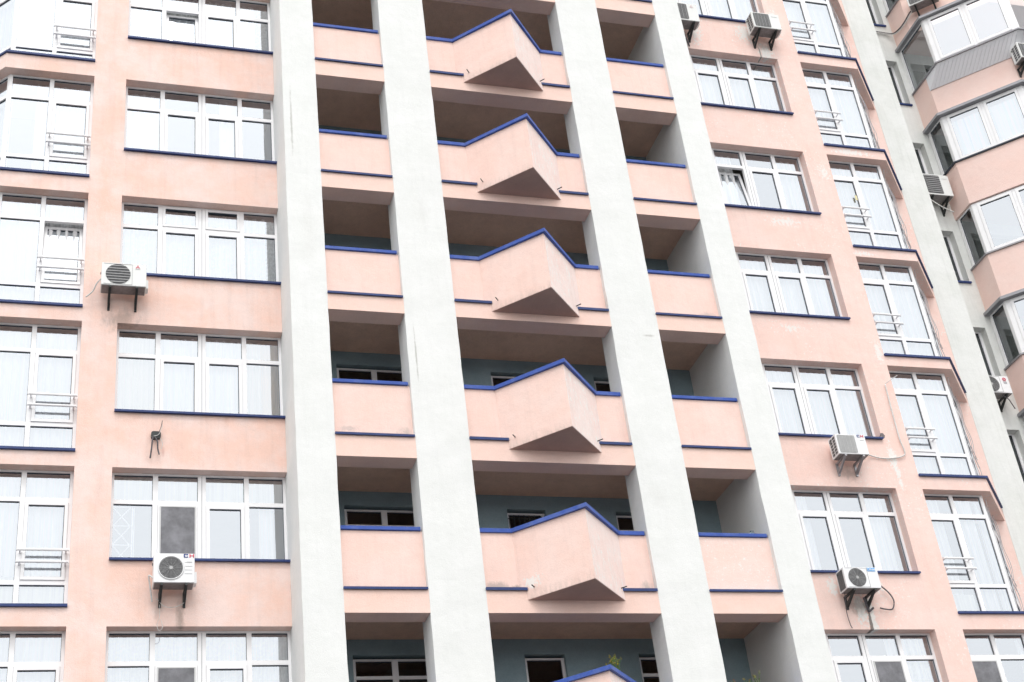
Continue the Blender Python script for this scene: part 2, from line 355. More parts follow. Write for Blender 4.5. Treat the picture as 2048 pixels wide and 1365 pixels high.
# interiors: floors, partitions and back wall, plus the roof
m = MB()
for x0, x1, H in ((-7.2, -.70, LH), (8.83, 15.2, RH)):
    xa, xb = (x0, -4.15) if x0 < 0 else (12.2, x1)
    for k in [-2]+ROWS: xa, xb = (-5.9, -.71) if x0 < 0 else (8.84, 13.9); m.box(xa, xb, 1.40, 2.62, H[k]+.004, H[k]+.24); m.box(x0+.01, x1-.01, 2.62, 5.2, H[k]+.004, H[k]+.24)
for x in (-7.2, -4.1, 12.2, 15.2): m.box(x-.06, x+.06, 2.63 if x < -7 or x > 15 else 1.41, 5.2, ZB, ZT)
m.build('interior', 'room', B)
m = MB(); m.box(-13, 16.3, 5.2, 5.5, ZB, ZT); m.box(-13, 16.3, 1.2, 5.5, ZT, ZT+.3); m.build('back_wall', 'room', B)
m = MB()
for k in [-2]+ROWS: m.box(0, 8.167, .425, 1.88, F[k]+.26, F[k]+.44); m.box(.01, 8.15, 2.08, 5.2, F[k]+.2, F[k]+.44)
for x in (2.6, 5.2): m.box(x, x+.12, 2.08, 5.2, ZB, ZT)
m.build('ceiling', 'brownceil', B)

# ------------------------------ windows
def curtain_mesh(m, u0, u1, v, z0, z1, fold=.035, wl=.14, seed=0):
    rnd = random.Random(seed); n = max(6, int((u1-u0)/.022)); ph = rnd.random()*6
    vs = []; fs = []
    for i in range(n+1):
        u = u0+(u1-u0)*i/n
        a = fold*math.sin(2*math.pi*u/wl+ph+1.3*math.sin(u*3.1+ph))+fold*.4*math.sin(2*math.pi*u/(wl*.41)+ph*2)
        vs += [(u, v+a*.6, z1), (u+a*.12, v+a, (z0+z1)/2), (u+a*.2, v+a*1.25, z0)]
    for i in range(n):
        fs += [(3*i,3*i+3,3*i+4,3*i+1), (3*i+1,3*i+4,3*i+5,3*i+2)]
    m.add(vs, fs)
def window(T, L, z0, z1, posts, trans, sash=(), tilt=None, screen=(), curtains=(), label=None, lowbar=None, rails=None,
           parent=None, foam=True, name='window', glassmat='glass', nogl=(), edge=.05, sbar=.06):
    """PVC window: frame (the part) with panes, sashes, screen, curtains and rails as sub-parts.
    posts: list of (u0,u1); trans: (zlo,zhi); lowbar likewise; sash: columns whose middle row has an opening sash"""
    parent = parent or B
    D0, D1 = 0.0, .075
    m = MB(T)
    cols = []; u = edge
    m.box(0, edge, D0, D1, z0, z1); m.box(L-edge, L, D0, D1, z0, z1)
    m.box(edge, L-edge, D0+.001, D1-.001, z1-.035, z1); m.box(edge, L-edge, D0+.001, D1-.001, z0, z0+.05)
    for a, b in posts:
        m.box(a, b, D0-.004, D1-.002, z0+.05, z1-.035); cols.append((u, a)); u = b
        if b-a > .11: m.m = 1; m.box((a+b)/2-.003, (a+b)/2+.003, D0-.006, D0, z0+.05, z1-.035); m.m = 0
    cols.append((u, L-edge))
    rows = []; zz = z0+.05
    bars = ([lowbar] if lowbar else [])+([trans] if trans else [])
    for a, b in bars: rows.append((zz, a)); zz = b
    rows.append((zz, z1-.035))
    midrow = 1 if lowbar else 0
    for (a, b) in cols:
        for (c, d) in bars: m.box(a, b, D0+.003, D1-.003, c, d)
    gl = MB(T); gk = .011
    sashes = []
    for ci, (a, b) in enumerate(cols):
        for ri, (c, d) in enumerate(rows):
            if ri == midrow and ci in sash: sashes.append((ci, a, b, c, d)); continue
            m.m = 1
            m.box(a, b, .028, .05, d-gk*1.5, d); m.box(a, b, .028, .05, c, c+.003)  # gasket strip, thickest under the bar to paint the shade there
            m.box(a, a+.002, .028, .05, c+gk*.6, d-gk*1.5); m.box(b-gk*.6, b, .028, .05, c+gk*.6, d-gk*1.5)
            m.m = 0
            gl.quad((a,.036,c),(b,.036,c),(b,.036,d),(a,.036,d))
    fr = m.build(name, ['pvc', 'gasket_shade'], parent)
    if label: fr['label'] = label
    for ci, a, b, c, d in sashes:
        tl = tilt.get(ci, 0) if tilt else 0
        def TT(p, c=c, tl=tl):
            dz = p[2]-c; return T((p[0], p[1]+dz*math.sin(tl), c+dz*math.cos(tl)))
        s = MB(TT); w_ = sbar; a2, b2, c2, d2 = a+.004, b-.004, c+.004, d-.006
        s.box(a2, a2+w_, -.018, .05, c2, d2); s.box(b2-w_, b2, -.018, .05, c2, d2)
        s.box(a2+w_, b2-w_, -.017, .049, c2, c2+w_); s.box(a2+w_, b2-w_, -.017, .049, d2-w_, d2)
        s.m = 1; a3, b3, c3, d3 = a2+w_, b2-w_, c2+w_, d2-w_
        s.box(a3, b3, .012, .03, d3-gk*1.5, d3); s.box(a3, a3+.002, .012, .03, c3, d3-gk*1.5); s.box(b3-gk, b3, .012, .03, c3, d3-gk*1.5)
        if not tl: s.box(a, b, .03, .06, d-.005, d+.001)
        so_ = s.build('sash', ['pvc', 'gasket_shade'], fr)
        if tl: so_['label'] = 'sash tilted open inwards'
        s = MB(TT); s.quad((a3,.022,c3),(b3,.022,c3),(b3,.022,d3),(a3,.022,d3)); s.build('pane', glassmat, fr)
        if ci in screen:
            s = MB(T); s.m = 1
            for q in ((a3-.03, a3-.008, c3-.03, d3+.03), (b3+.008, b3+.03, c3-.03, d3+.03)): s.box(q[0], q[1], -.034, -.02, q[2], q[3])
            s.box(a3-.008, b3+.008, -.034, -.02, c3-.03, c3-.008); s.box(a3-.008, b3+.008, -.034, -.02, d3+.008, d3+.03)
            s.m = 0; s.box(a3-.008, b3+.008, -.029, -.026, c3-.008, d3+.008)
            s.build('fly_screen', ['screen', 'wire_light'], fr)
    if gl.v: gl.build('pane', glassmat, fr)
    for i, (mat, u0, u1, c0, c1) in enumerate(curtains):
        s = MB(T); v = .19
        if mat == 'blind': s.box(u0, u1, .10, .104, c0, c1)
        else: curtain_mesh(s, u0, u1, v+(.05 if mat in ('ochre', 'greycloth') else 0), c0, c1, seed=int(z0*10)+i, wl=.16 if mat != 'ochre' else .1)
        s.build('curtain' if mat != 'blind' else 'roller_blind', mat, fr, smooth=mat != 'blind')
    if foam:
        s = MB(T)
        rnd = random.Random(int(z0*7)); n = 24
        for i in range(n):
            a = L*i/n; h = rnd.uniform(.0, .014)
            if h > .006: s.box(a, a+L/n, -.004, .02, z1, z1+h)
        if s.v: s.build('sealing_foam', 'foam', fr)
    if rails:
        u0, u1, zr = rails
        for z in zr:
            s = MB(T); s.tube([(u0, -.13, z), (u1, -.13, z)], .024, 8)
            s.box(u0+.03, u0+.06, -.12, .0, z-.012, z+.012); s.box(u1-.06, u1-.03, -.12, .0, z-.012, z+.012)
            s.box(u0-.012, u0, -.15, -.11, z-.022, z+.022); s.box(u1, u1+.012, -.15, -.11, z-.022, z+.022)
            s.build('guard_rail', 'pvc', fr)
    return fr
def sill(T, L, z, v0, v1, parent, mat='blue_sheet_shaded', over=0.0, poly=None):
    m = MB(T)
    if poly: m.prism(poly, z, z+.05)
    else:
        m.box(-over, L+over, v0, v1, z+.016, z+.046); m.box(-over, L+over, v0-.006, v0+.006, z+.008, z+.048)
    return m.build('window_sill', mat, parent)

# four-pane windows left of the first pillar
HP = [(.715, .805), (1.50, 1.64), (2.32, 2.405)]
CL = {
 5: [('curtain', 0, 3.07, 0, 9)], 4: [('lace', 0, 2.75, 0, 9), ('greycloth', 2.7, 3.07, 0, 9)],
 3: [('curtain', 0, .75, 0, 9), ('curtain', 1.95, 2.35, 0, 9), ('curtain', .05, .5, 0, 9)],
 2: [('lace', 0, 2.85, 0, 9), ('greycloth', 2.8, 3.07, 0, 9)],
 1: [('cream', 0, .78, 0, 9), ('curtain', .78, 2.4, 0, 9), ('cream', 2.4, 2.70, 0, 9), ('ochre', 2.66, 3.07, 0, 9)],
 0: [('blind', .02, 3.02, 1.14, 9), ('curtain', 2.6, 2.85, 0, 9)],
 -1: [('lace', 0, 3.05, 0, 9)]}
for k in ROWS:
    T = frame_of(-3.77, YG, 1, 0); z0, z1 = HS[k]+.05, LH[k]
    if k == 5: continue
    cur = [(a, b, c, z0+d+.03, z1-.03 if e == 9 else z0+e) for a, b, c, d, e in CL[k]]
    fr = window(T, 3.07, z0, z1, HP, (z1-.605, z1-.525), sash=(1, 2), tilt={1: R(7)} if k == 4 else None,
                screen=(1,) if k in (0, -1) else (), curtains=cur)
    if k == 2:      # small top-hung vents in the two upper middle panes
        for a, b in ((.805, 1.50), (1.64, 2.32)):
            s = MB(T); c, d = z1-.52, z1-.04
            s.box(a+.003, a+.05, -.016, .03, c, d); s.box(b-.05, b-.003, -.016, .03, c, d); s.box(a+.05, b-.05, -.015, .03, c, c+.045); s.box(a+.05, b-.05, -.015, .03, d-.045, d)
            s.m = 1; s.box(a+.05, b-.05, .0, .03, d-.062, d-.045); s.build('vent_sash', ['pvc', 'gasket_shade'], fr)
    sill(T, 3.07, HS[k], -.27, .0, fr, over=.0)
# two-pane bay windows at the far left and the matching ones on the right
for k in ROWS:
    if k == 5: continue
    z0, z1 = GS[k]+.05, LH[k]
    T = frame_of(-6.06, YG, 1, 0); L = 1.654
    cur = [('curtain', 0.55 if k == 3 else 0, L, z0+.04, z1-.05)]
    if k == 0: cur = [('curtain', .1, 1.6, z0+.65, z1-.05), ('blind', 0, L, z0+.02, z0+.62)]
    fr = window(T, L, z0, z1, [(.785, .87)], (z1-.60, z1-.52), sash=(1,), tilt={1: R(7)} if k == 2 else None,
                lowbar=(z1-2.14, z1-2.06), curtains=cur, rails=(.80, 1.63, (z1-1.56, z1-1.78)), edge=.06)
    # chamfered side
    T2 = frame_of(-6.06-1.04, YG+1.16, 1.04, -1.16); L2 = math.hypot(1.04, 1.16)
    f2 = window(T2, L2-.01, z0, z1, [(.70, .78)], (z1-.60, z1-.52), sash=(0,), lowbar=(z1-2.14, z1-2.06),
                curtains=[('curtain', 0, L2-.1, z0+.04, z1-.05)], rails=(.1, .72, (z1-1.56, z1-1.78)), foam=False)
    m = MB(); m.prism([(-6.15, 1.02), (-4.406, 1.02), (-4.406, YG), (-6.06, YG), (-7.1, YG+1.16), (-7.36, 2.44), (-7.41, 2.40)][::-1], GS[k]+.003, GS[k]+.05)
    m.build('window_sill', 'blue_sheet_shaded', fr)
DP = [(1.47, 1.61), (2.29, 2.38)]
CR = {5: [('curtain', .6, 3.05, 0, 9)], 4: [('curtain', .7, 3.0, 0, 9)], 3: [('curtain', 2.35, 2.98, 0, 9), ('curtain', .85, 1.3, 0, 9)], 2: [('curtain', .7, 3.0, 0, 9)],
      1: [('curtain', .7, 3.0, 0, 9)], 0: [('curtain', .7, 1.15, 0, 9), ('curtain', 2.38, 2.9, 0, 9)], -1: [('curtain', 2.1, 2.9, 0, 9)]}
for k in ROWS:
    z0, z1 = DS[k]+.05, RH[k]
    T = frame_of(8.83, YG, 1, 0)
    cur = [(a, b, c, z0+.03, z1-.05) for a, b, c, d, e in CR[k]]
    if k == -1: cur.append(('lace', 2.4, 3.0, z0+.03, z1-.05))
    fr = window(T, 3.06, z0, z1, [(.72, .80)]+DP, (z1-.53, z1-.45), sash=(1, 2) if k != 3 else (1, 2), tilt={1: R(9)} if k == 3 else None,
                screen=(2,) if k == -1 else (), curtains=cur)
    sill(T, 3.06, DS[k], -.27, .0, fr)
for k in ROWS:
    z0, z1 = ES[k]+.05, RH[k]
    T = frame_of(12.52, YG, 1, 0); L = 1.56
    cur = [('curtain', 0, L-.05, z0+.04, z1-.05)]
    if k == 0: cur = [('curtain', 0, .55, z0+.04, z1-.05), ('curtain', 1.0, 1.35, z0+.04, z1-.05), ('blind', .05, .7, z0+.02, z0+.5)]
    if k == -1: cur = []
    fr = window(T, L, z0, z1, [(.735, .82)], (z1-.54, z1-.45), sash=(0,), lowbar=(z1-2.10, z1-2.02),
                screen=(0,) if k == -1 else (), curtains=cur, rails=(.09, .78, (z1-1.52, z1-1.74)), edge=.075)
    if k == 3:
        s = MB(); s.box(13.10, 13.15, YG-.03, YG-.021, 8.03, 8.17); s.build('sticker', 'yellow', fr)
    T2 = frame_of(14.06, YG+.012, 1.04, 1.16); L2 = math.hypot(1.04, 1.16)
    f2 = window(T2, L2-.01, z0, z1, [(.55, .63)], (z1-.54, z1-.45), sash=(0,), lowbar=(z1-2.10, z1-2.02),
                curtains=[('curtain', .1, L2-.1, z0+.04, z1-.05)], foam=False)
    s = MB(T2)      # bowed wrought bars in front of the chamfered side
    for q in (.12, .6, 1.1):
        s.tube([(q+.03*math.sin(i*.5), -.05-.035*math.sin(i*math.pi/24)**2-.018*math.sin(i*.8+q*9), z0+.02+(z1-z0-.08)*i/24) for i in range(25)], .006, 5)
    s.tube([(.05, -.06, z0+.9), (1.5, -.06, z0+.9)], .008, 5); s.tube([(.05, -.06, z0+1.12), (1.5, -.06, z0+1.12)], .008, 5)
    s.build('window_grille', 'steel', f2)
    m = MB(); m.prism([(12.52, 1.02), (14.17, 1.02), (15.41, 2.40), (15.36, 2.44), (15.1, YG+1.16), (14.06, YG), (12.52, YG)], ES[k]+.003, ES[k]+.05)
    m.build('window_sill', 'blue_sheet_shaded', fr)

# ------------------------------ loggias
zs = [ZB]
for k in ROWS: zs += [F[k]-2.35, F[k]-.55, F[k]-.03]
zs.append(ZT)
XS = [0, .49, 1.9, 3.68, 4.47, 5.93, 7.62, 8.167]
def lhole(i, j):
    if j == 0 or j == len(zs)-2: return False
    r = (j-1) % 3; k = ROWS[(j-1)//3]
    if r == 2: return False
    if i in (1, 5): return True
    if i == 3: return True if (r == 1 or k == -1) else False
    return False
m = MB(); m.grid(XS, zs, lhole, 1.88, 2.08); m.build('loggia_wall', 'teal', B)
for k in ROWS:
    for a, b, kind in ((.49, 1.9, 'w'), (3.68, 4.47, 's'), (5.93, 7.62, 'w')):
        zt = F[k]-.03; zb = F[k]-2.35 if (kind == 'w' or k == -1) else F[k]-.55
        if k >= 3: continue
        T = frame_of(a, 1.96, 1, 0); L = b-a
        if kind == 'w':
            window(T, L, zb, zt-.05, [(L*.51, L*.51+.11)], (zt-.42, zt-.36), foam=False, name='balcony_door', glassmat='glass_dark', edge=.06)
        else:
            f = window(T, L, zb, zt-.05, [], None, foam=False, name='balcony_door' if k == -1 else 'small_window', glassmat='glass_dark', edge=.06)
            if k == 0:
                s = MB(T)
                for i in range(8): s.tube([(.03+i*.104, -.06, zb+.02), (.03+i*.104, -.06, zt-.12)], .007, 6)
                for z in (zb+.08, zt-.2): s.tube([(0, -.06, z), (L, -.06, z)], .008, 6)
                s.build('window_bars', 'black', f)
for k in [-2]+ROWS:
    m = MB(); m.box(0, 8.167, .004, .42, F[k], F[k+1]+LEDGE[k+1]+.02 if k+1 <= 6 else F[k]+.4)
    m.build('floor_beam', 'pink_beam', B)
def parapet(k, x0, x1, tri):
    ct = F[k]+CAP[k]; lz = F[k]+LEDGE[k]
    m = MB()
    mat = 'pink_balcony'
    if (k, tri, x0 > 6) == (0, False, True): mat = 'pink_flaky'
    zc = ct-.075
    if not tri:
        m.box(x0, x1, .11, .25, lz+.02, zc); body = m.build('parapet', mat, B)
        c = MB(); c.box(x0+.0, x1-.03, .07, .31, zc+.006, ct); c.build('coping', 'blue', body, bevel=.006)
        l = MB(); l.box(x0, x1-.012, -.032, .11, lz+.012, lz+.044); l.box(x0, x1-.012, -.038, -.026, lz+.004, lz+.048); l.build('ledge_flashing', 'blue_sheet_shaded', body)
        return
    m.box(x0, 3.12, .11, .25, lz+.02, zc); m.box(5.14, x1, .11, .25, lz+.02, zc)
    tb = lz-.165
    A = (4.145, -.955)
    m.prism([(3.12, .11), A, (A[0], A[1]+.2), (3.18, .25), (3.12, .25)], tb, zc)
    m.m = 1
    m.prism([A, (5.14, .11), (5.14, .25), (5.08, .25), (A[0], A[1]+.2)], tb, zc)
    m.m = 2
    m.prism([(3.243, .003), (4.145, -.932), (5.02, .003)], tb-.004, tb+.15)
    body = m.build('parapet', [mat, 'pink_wash', 'soffit_shade'], B); body['label'] = 'parapet with a triangular prow jutting out'
    c = MB()
    c.prism([(x0, .07), (3.10, .07), (4.145, -1.045), (5.16, .07), (x1-.03, .07), (x1-.03, .31), (5.06, .31), (4.145, -.67), (3.20, .31), (x0, .31)], zc, ct)
    c.build('coping', 'blue', body)
    for a, b in ((x0, 3.235), (5.005, x1-.012)):
        l = MB(); l.box(a, b, -.032, .11, lz+.012, lz+.05); l.box(a, b, -.038, -.026, lz, lz+.054); l.build('ledge_flashing', 'blue_sheet_shaded', body)
    for sx, px in ((-1, 3.36), (1, 4.93)):
        l = MB(); y0 = -.135 if sx < 0 else -.11; l.tube([(px, y0+.06, lz+.03), (px+sx*.10, y0-.07, lz+.025)], .011, 8); l.build('drain_spout', 'black', body)
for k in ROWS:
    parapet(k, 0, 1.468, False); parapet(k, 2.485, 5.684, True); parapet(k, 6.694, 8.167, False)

# ---------------------------------------------------------------- adjoining wing on the right
W = thing('wing_building', (18.5, 4, -ZO), 'far wing with pink faceted bays and glazed balconies at the right edge', 'building')
WR = [1, 2, 3, 4, 5, 6]
zs = [ZB]
for k in WR: zs += [RH[k]-1.75, RH[k]-.08]
zs.append(ZT+1)
m = MB(); m.grid([16.2, 16.72, 17.40, 17.62], zs, lambda i, j: i == 1 and j % 2 == 1, 3.45, 3.75); m.build('wall', 'white_old', W)
m = MB(); m.box(15.9, 24, 6.2, 6.5, ZB, ZT+1); m.box(24, 24.3, 1.15, 6.5, ZB, ZT+1)
for k in [0]+WR: m.box(16.25, 24, 3.76, 6.2, RH[k]+.05, RH[k]+.3)
m.box(17.7, 17.8, 3.76, 6.2, ZB, ZT+1)
m.build('interior', 'room_dark', W)
for k in WR:
    T = frame_of(16.72, 3.66, 1, 0); z0, z1 = RH[k]-1.70, RH[k]-.08
    f = window(T, .68, z0, z1, [], None, parent=W, name='narrow_window', foam=False, edge=.075, glassmat='glass_clear')
    m = MB(); m.box(16.72, 17.42, 3.40, 3.66, z0-.05, z0-.003); m.build('window_sill', 'blue_sheet_shaded', f)
def bay_poly(Y1, inset=0.0, x0=17.58):
    q = inset*1.0; a = Y1+x0                      # 45 degree facet on x + y = a
    y2 = 1.15-(2.72-Y1)
    return [(x0+q, 3.46), (x0+q, Y1+q*.414), (a-y2+q*.414, y2+q), (24, y2+q)]
for k in [0]+WR:
    zlo = RH[k]+.30; zhi = (RH[k+1] if k+1 in RH else RH[k]+3)-1.30
    m = MB(); P = bay_poly(2.72); Q = bay_poly(2.72, .14)
    m.prism(P+Q[::-1], zlo, zhi)
    m.prism([(17.60, 3.46), (17.60, 2.74), (19.16, 1.17), (23.98, 1.17), (23.98, 3.44)], zlo+.004, zlo+.2)   # balcony slab
    if k == 0: m.prism(P+[(24, 3.46)], ZB, zlo)
    m.build('bay_parapet', 'pink_wing', W)
m = MB()
for k in WR: m.box(17.62, 23.9, 3.46, 3.6, RH[k]-1.3, RH[k]-1.0)
m.grid([17.62, 18.3, 19.6, 20.2, 24], [ZB]+sum([[RH[k]-1.9, RH[k]-.05] for k in WR], [])+[ZT], lambda i, j: i in (1, 3) and j % 2 == 1, 3.46, 3.62)
m.build('loggia_wall', 'white_old', W)
for k in WR:
    z0, z1 = RH[k]-1.30, RH[k]+.30
    Y1 = 2.13 if k == 5 else 2.72
    P = bay_poly(Y1, .05 if k != 5 else 0); P[0] = (P[0][0], 3.45)
    gm = 'glass'
    A, Bc, C_, D_ = P
    D_ = (23.9, C_[1])
    # facet 1: one wide pane, facet 2: two sashes, facet 3: two panes
    La = math.hypot(Bc[0]-A[0], Bc[1]-A[1])
    window(frame_of(A[0], A[1], Bc[0]-A[0], Bc[1]-A[1]), La, z0, z1-.02, [], None, parent=W, name='bay_window', foam=False, edge=.10, glassmat='glass_clear')
    Lb = math.hypot(C_[0]-Bc[0], C_[1]-Bc[1])
    f = window(frame_of(Bc[0], Bc[1], C_[0]-Bc[0], C_[1]-Bc[1]), Lb, z0, z1-.02, [(Lb*.5-.04, Lb*.5+.04)], None, sash=(0, 1), parent=W, name='bay_window', foam=False, edge=.13, sbar=.075)
    if k == 4:
        s = MB(frame_of(Bc[0], Bc[1], C_[0]-Bc[0], C_[1]-Bc[1])); s.box(.12, Lb-.12, .16, .165, z0+.05, z1-.2 if k != 5 else z1-.1)
        s.build('roller_blind', 'curtain', f)
    Lc = D_[0]-C_[0]
    window(frame_of(C_[0], C_[1], 1, 0), Lc, z0, z1-.02, [(1.5, 1.6), (3.0, 3.1)], None, parent=W, name='bay_window', foam=False, edge=.08, glassmat='glass_clear')
    # sheet strips above and below the glazing
    def strip(z0_, z1_, out, mat, Yb=Y1):
        p = bay_poly(Yb, 0); q = bay_poly(Yb, 0)
        o = [(p[0][0]-out, 3.44), (p[1][0]-out, p[1][1]-out*.414), (p[2][0]-out*.414, p[2][1]-out), (23.95, p[3][1]-out)]
        i = [(p[0][0]+.10, 3.44), (p[1][0]+.10, p[1][1]+.04), (p[2][0]+.04, p[2][1]+.10), (23.95, p[3][1]+.10)]
        mm = MB(); mm.prism(o+i[::-1], z0_, z1_); mm.build('sheet_flashing', mat, W)
    strip(z0-.035, z0+.004, .05, 'grey_sheet' if k != 4 else 'gasket_shade')
    if k in (1, 2, 4, 5): strip(z1-.03, z1+.05, .10 if k != 5 else .12, 'grey_sheet')
    if k == 5:      # profiled cladding that slopes out under the projecting glazing
        lo = bay_poly(2.72); hi = bay_poly(2.13)
        mt, t_, b_ = new_mat('grey_profiled_sheet'); M['clad'] = mt; kk = NB(t_)
        b_.inputs['Base Color'].default_value = (.84, .84, .87, 1); b_.inputs['Roughness'].default_value = .45
        mm = MB(); a0, a1 = Vector(lo[1]), Vector(lo[2]); b0, b1 = Vector(hi[1]), Vector(hi[2]); n = 19
        nrm = Vector((-.7071, -.7071))
        for i in range(n):
            for (s0, s1, d0, d1) in ((0, .86, .0, .0), (.86, .93, .0, -.016), (.93, 1, -.016, .0)):
                t0, t1 = (i+s0)/n, (i+s1)/n
                pa, pb = a0.lerp(a1, t0)+nrm*(d0+.02), a0.lerp(a1, t1)+nrm*(d1+.02); qa, qb = b0.lerp(b1, t0)+nrm*d0, b0.lerp(b1, t1)+nrm*d1
                mm.quad((pa.x, pa.y, z0-.50), (pb.x, pb.y, z0-.50), (qb.x, qb.y, z0-.036), (qa.x, qa.y, z0-.036))
        mm.add([(17.575, 2.74, z0-.036), (17.575, 2.74, z0-.50), (17.575, 2.70, z0-.50), (17.575, 2.13, z0-.036)], [(0, 1, 2, 3)])
        mm.prism([(17.60, 3.44), (17.60, 2.14), (19.0, .74), (23.9, .74), (23.9, 3.44)], z0-.06, z0-.037)
        c1, c2 = Vector(lo[2]), Vector(hi[2])
        for i in range(22):
            x0_, x1_ = c1.x+.2*i, c1.x+.2*(i+1)-.015; y0_, y1_ = c2.x+.2*i, c2.x+.2*(i+1)-.015
            mm.quad((x0_, c1.y-.02, z0-.50), (x1_, c1.y-.02, z0-.50), (y1_, c2.y, z0-.036), (y0_, c2.y, z0-.036))
            mm.quad((x1_, c1.y-.005, z0-.50), (x1_+.015, c1.y-.005, z0-.50), (y1_+.015, c2.y+.012, z0-.036), (y1_, c2.y+.012, z0-.036))
        # closing sheet behind, down to the parapet
        mm.build('profiled_cladding', 'clad', W)

# ---------------------------------------------------------------- air conditioners
def text_mesh(mb, body, size, x, y, z, bold=0.0, xs=1.0):
    cu = bpy.data.curves.new('t', 'FONT'); cu.body = body; cu.size = size; cu.offset = bold; cu.extrude = 0; cu.resolution_u = 4
    ob = bpy.data.objects.new('t', cu); me = bpy.data.meshes.new_from_object(ob)
    mb.add([(x+v.co.x*xs, y, z+v.co.y) for v in me.vertices], [tuple(p.vertices) for p in me.polygons])
    bpy.data.objects.remove(ob); bpy.data.curves.remove(cu); bpy.data.meshes.remove(me)
def rrect(x0, x1, z0, z1, r, n=5):
    out = []
    for cx, cz, a0 in ((x1-r, z0+r, -90), (x1-r, z1-r, 0), (x0+r, z1-r, 90), (x0+r, z0+r, 180)):
        for i in range(n+1):
            a = R(a0+90*i/n); out.append((cx+r*math.cos(a), cz+r*math.sin(a)))
    return out
def ac(label, x, yw, z, w_, h, d=.30, gap=.13, rot=0, style='round', logo=None, side=None, case='ac', brk='black', name='air_conditioner', bl=.30):
    """outdoor unit: x = left edge, yw = wall plane, z = underside; local y runs into the wall"""
    c, s_ = math.cos(rot), math.sin(rot)
    def T(p): return (x+c*p[0]-s_*p[1], yw+s_*p[0]+c*p[1], z+p[2])
    t = thing(name, T((w_/2, -gap-d/2, 0)), label, 'air conditioner', 'outdoor air conditioner units on the facade')
    yf, yb = -gap-d, -gap
    m = MB(T); m.box(0, w_, yf, yb, .0, h); m.m = 1; m.box(.015, w_-.015, yf+.015, yb-.015, -.012, -.001)
    m.m = 0
    m.box(w_, w_+.045, yf+.10, yb-.02, .03, h*.45)                              # valve cover
    m.m = 2; m.box(-.012, 0, yb-.09, yb-.04, h*.78, h*.84)
    m.build('casing', [case, 'ac_under', 'black'], t, bevel=.008)
    y = yf-.004
    m = MB(T)
    if style in ('round', 'ring', 'slats_round'):
        r = min(h*.44, w_*.30); cx, cz = (w_*.36 if style != 'ring' else w_*.42), h*.50
        if style == 'slats_round': r = h*.45; cx = w_*.37
        m.m = 0; m.disc((cx, cz), r, y-.001)
        if style == 'ring': m.m = 2; m.disc((cx, cz), r*1.09, y-.003, rim=r*.97)
        m.m = 1
        if style == 'slats_round':
            for i in range(-3, 4):
                hh = i*r*.27; wd = math.sqrt(max(r*r-hh*hh, 0)); m.box(cx-wd, cx+wd, y-.012, y-.003, cz+hh-.006, cz+hh+.006)
        else:
            for i in range(1, 9): 
                rr = r*i/9; m.tube([(cx+rr*math.cos(2*math.pi*j/28), y-.006, cz+rr*math.sin(2*math.pi*j/28)) for j in range(28)], .0022, 4, True)
            for j in range(12 if style == 'ring' else 10):
                a = 2*math.pi*j/(12 if style == 'ring' else 10); m.tube([(cx+r*.1*math.cos(a), y-.006, cz+r*.1*math.sin(a)), (cx+r*math.cos(a), y-.006, cz+r*math.sin(a))], .002, 4)
            m.disc((cx, cz), r*.16, y-.009, 20)
        m.build('fan_grille', ['fin', 'wire', case], t)
        m = MB(T)       # shallow seam of the front panel
        if style != 'ring':
            a = .05*w_; b = w_*.68
            for q in ((a, b, h*.955, h*.965), (a, b, h*.04, h*.052)): m.box(q[0], q[1], y-.002, y+.002, q[2], q[3])
            m.box(b, b+.006, y-.002, y+.002, h*.04, h*.965)
            m.build('front_seam', 'wire', t)
        else:
            for i in range(4): m.box(w_*.76, w_*.94, y-.002, y+.002, h*(.30+.13*i), h*(.30+.13*i)+.006)
            m.build('front_seam', 'wire_light', t)
    else:
        x0, x1 = (.05*w_, .64*w_) if style != 'rect_wide' else (.06*w_, .63*w_)
        P = rrect(x0, x1, .06*h, .95*h, .035)
        n = len(P); m.m = 0
        m.add([(a, y-.001, b) for a, b in P], [tuple(range(n))])
        m.m = 1
        if style == 'slats':
            for i in range(9): zz = h*(.12+.095*i); m.box(x0+.01, x1-.01, y-.014, y-.002, zz, zz+.014)
        else:
            nv = 16 if style == 'rect' else 22
            for i in range(nv): zz = h*(.08+.855*i/(nv-1)); m.box(x0+.008, x1-.008, y-.006, y-.002, zz-.0025, zz+.0025)
            for i in range(5): xx = x0+(x1-x0)*(i+.5)/5; m.box(xx-.003, xx+.003, y-.008, y-.002, .07*h, .94*h)
        m.build('fan_grille', ['fin' if style != 'rect_light' else 'wire', 'wire' if style != 'rect_light' else 'wire_light'], t)
    if side:
        m = MB(T)
        if side == 'grid':
            for i in range(2):
                for j in range(6):
                    y0 = yf+.04+i*.115; zz = h*(.07+.147*j); m.box(-.004, -.001, y0, y0+.09, zz, zz+h*.115)
        else: m.box(-.004, -.001, yf+.05, yb-.03, .05*h, .93*h)
        m.build('side_vent', 'fin', t)
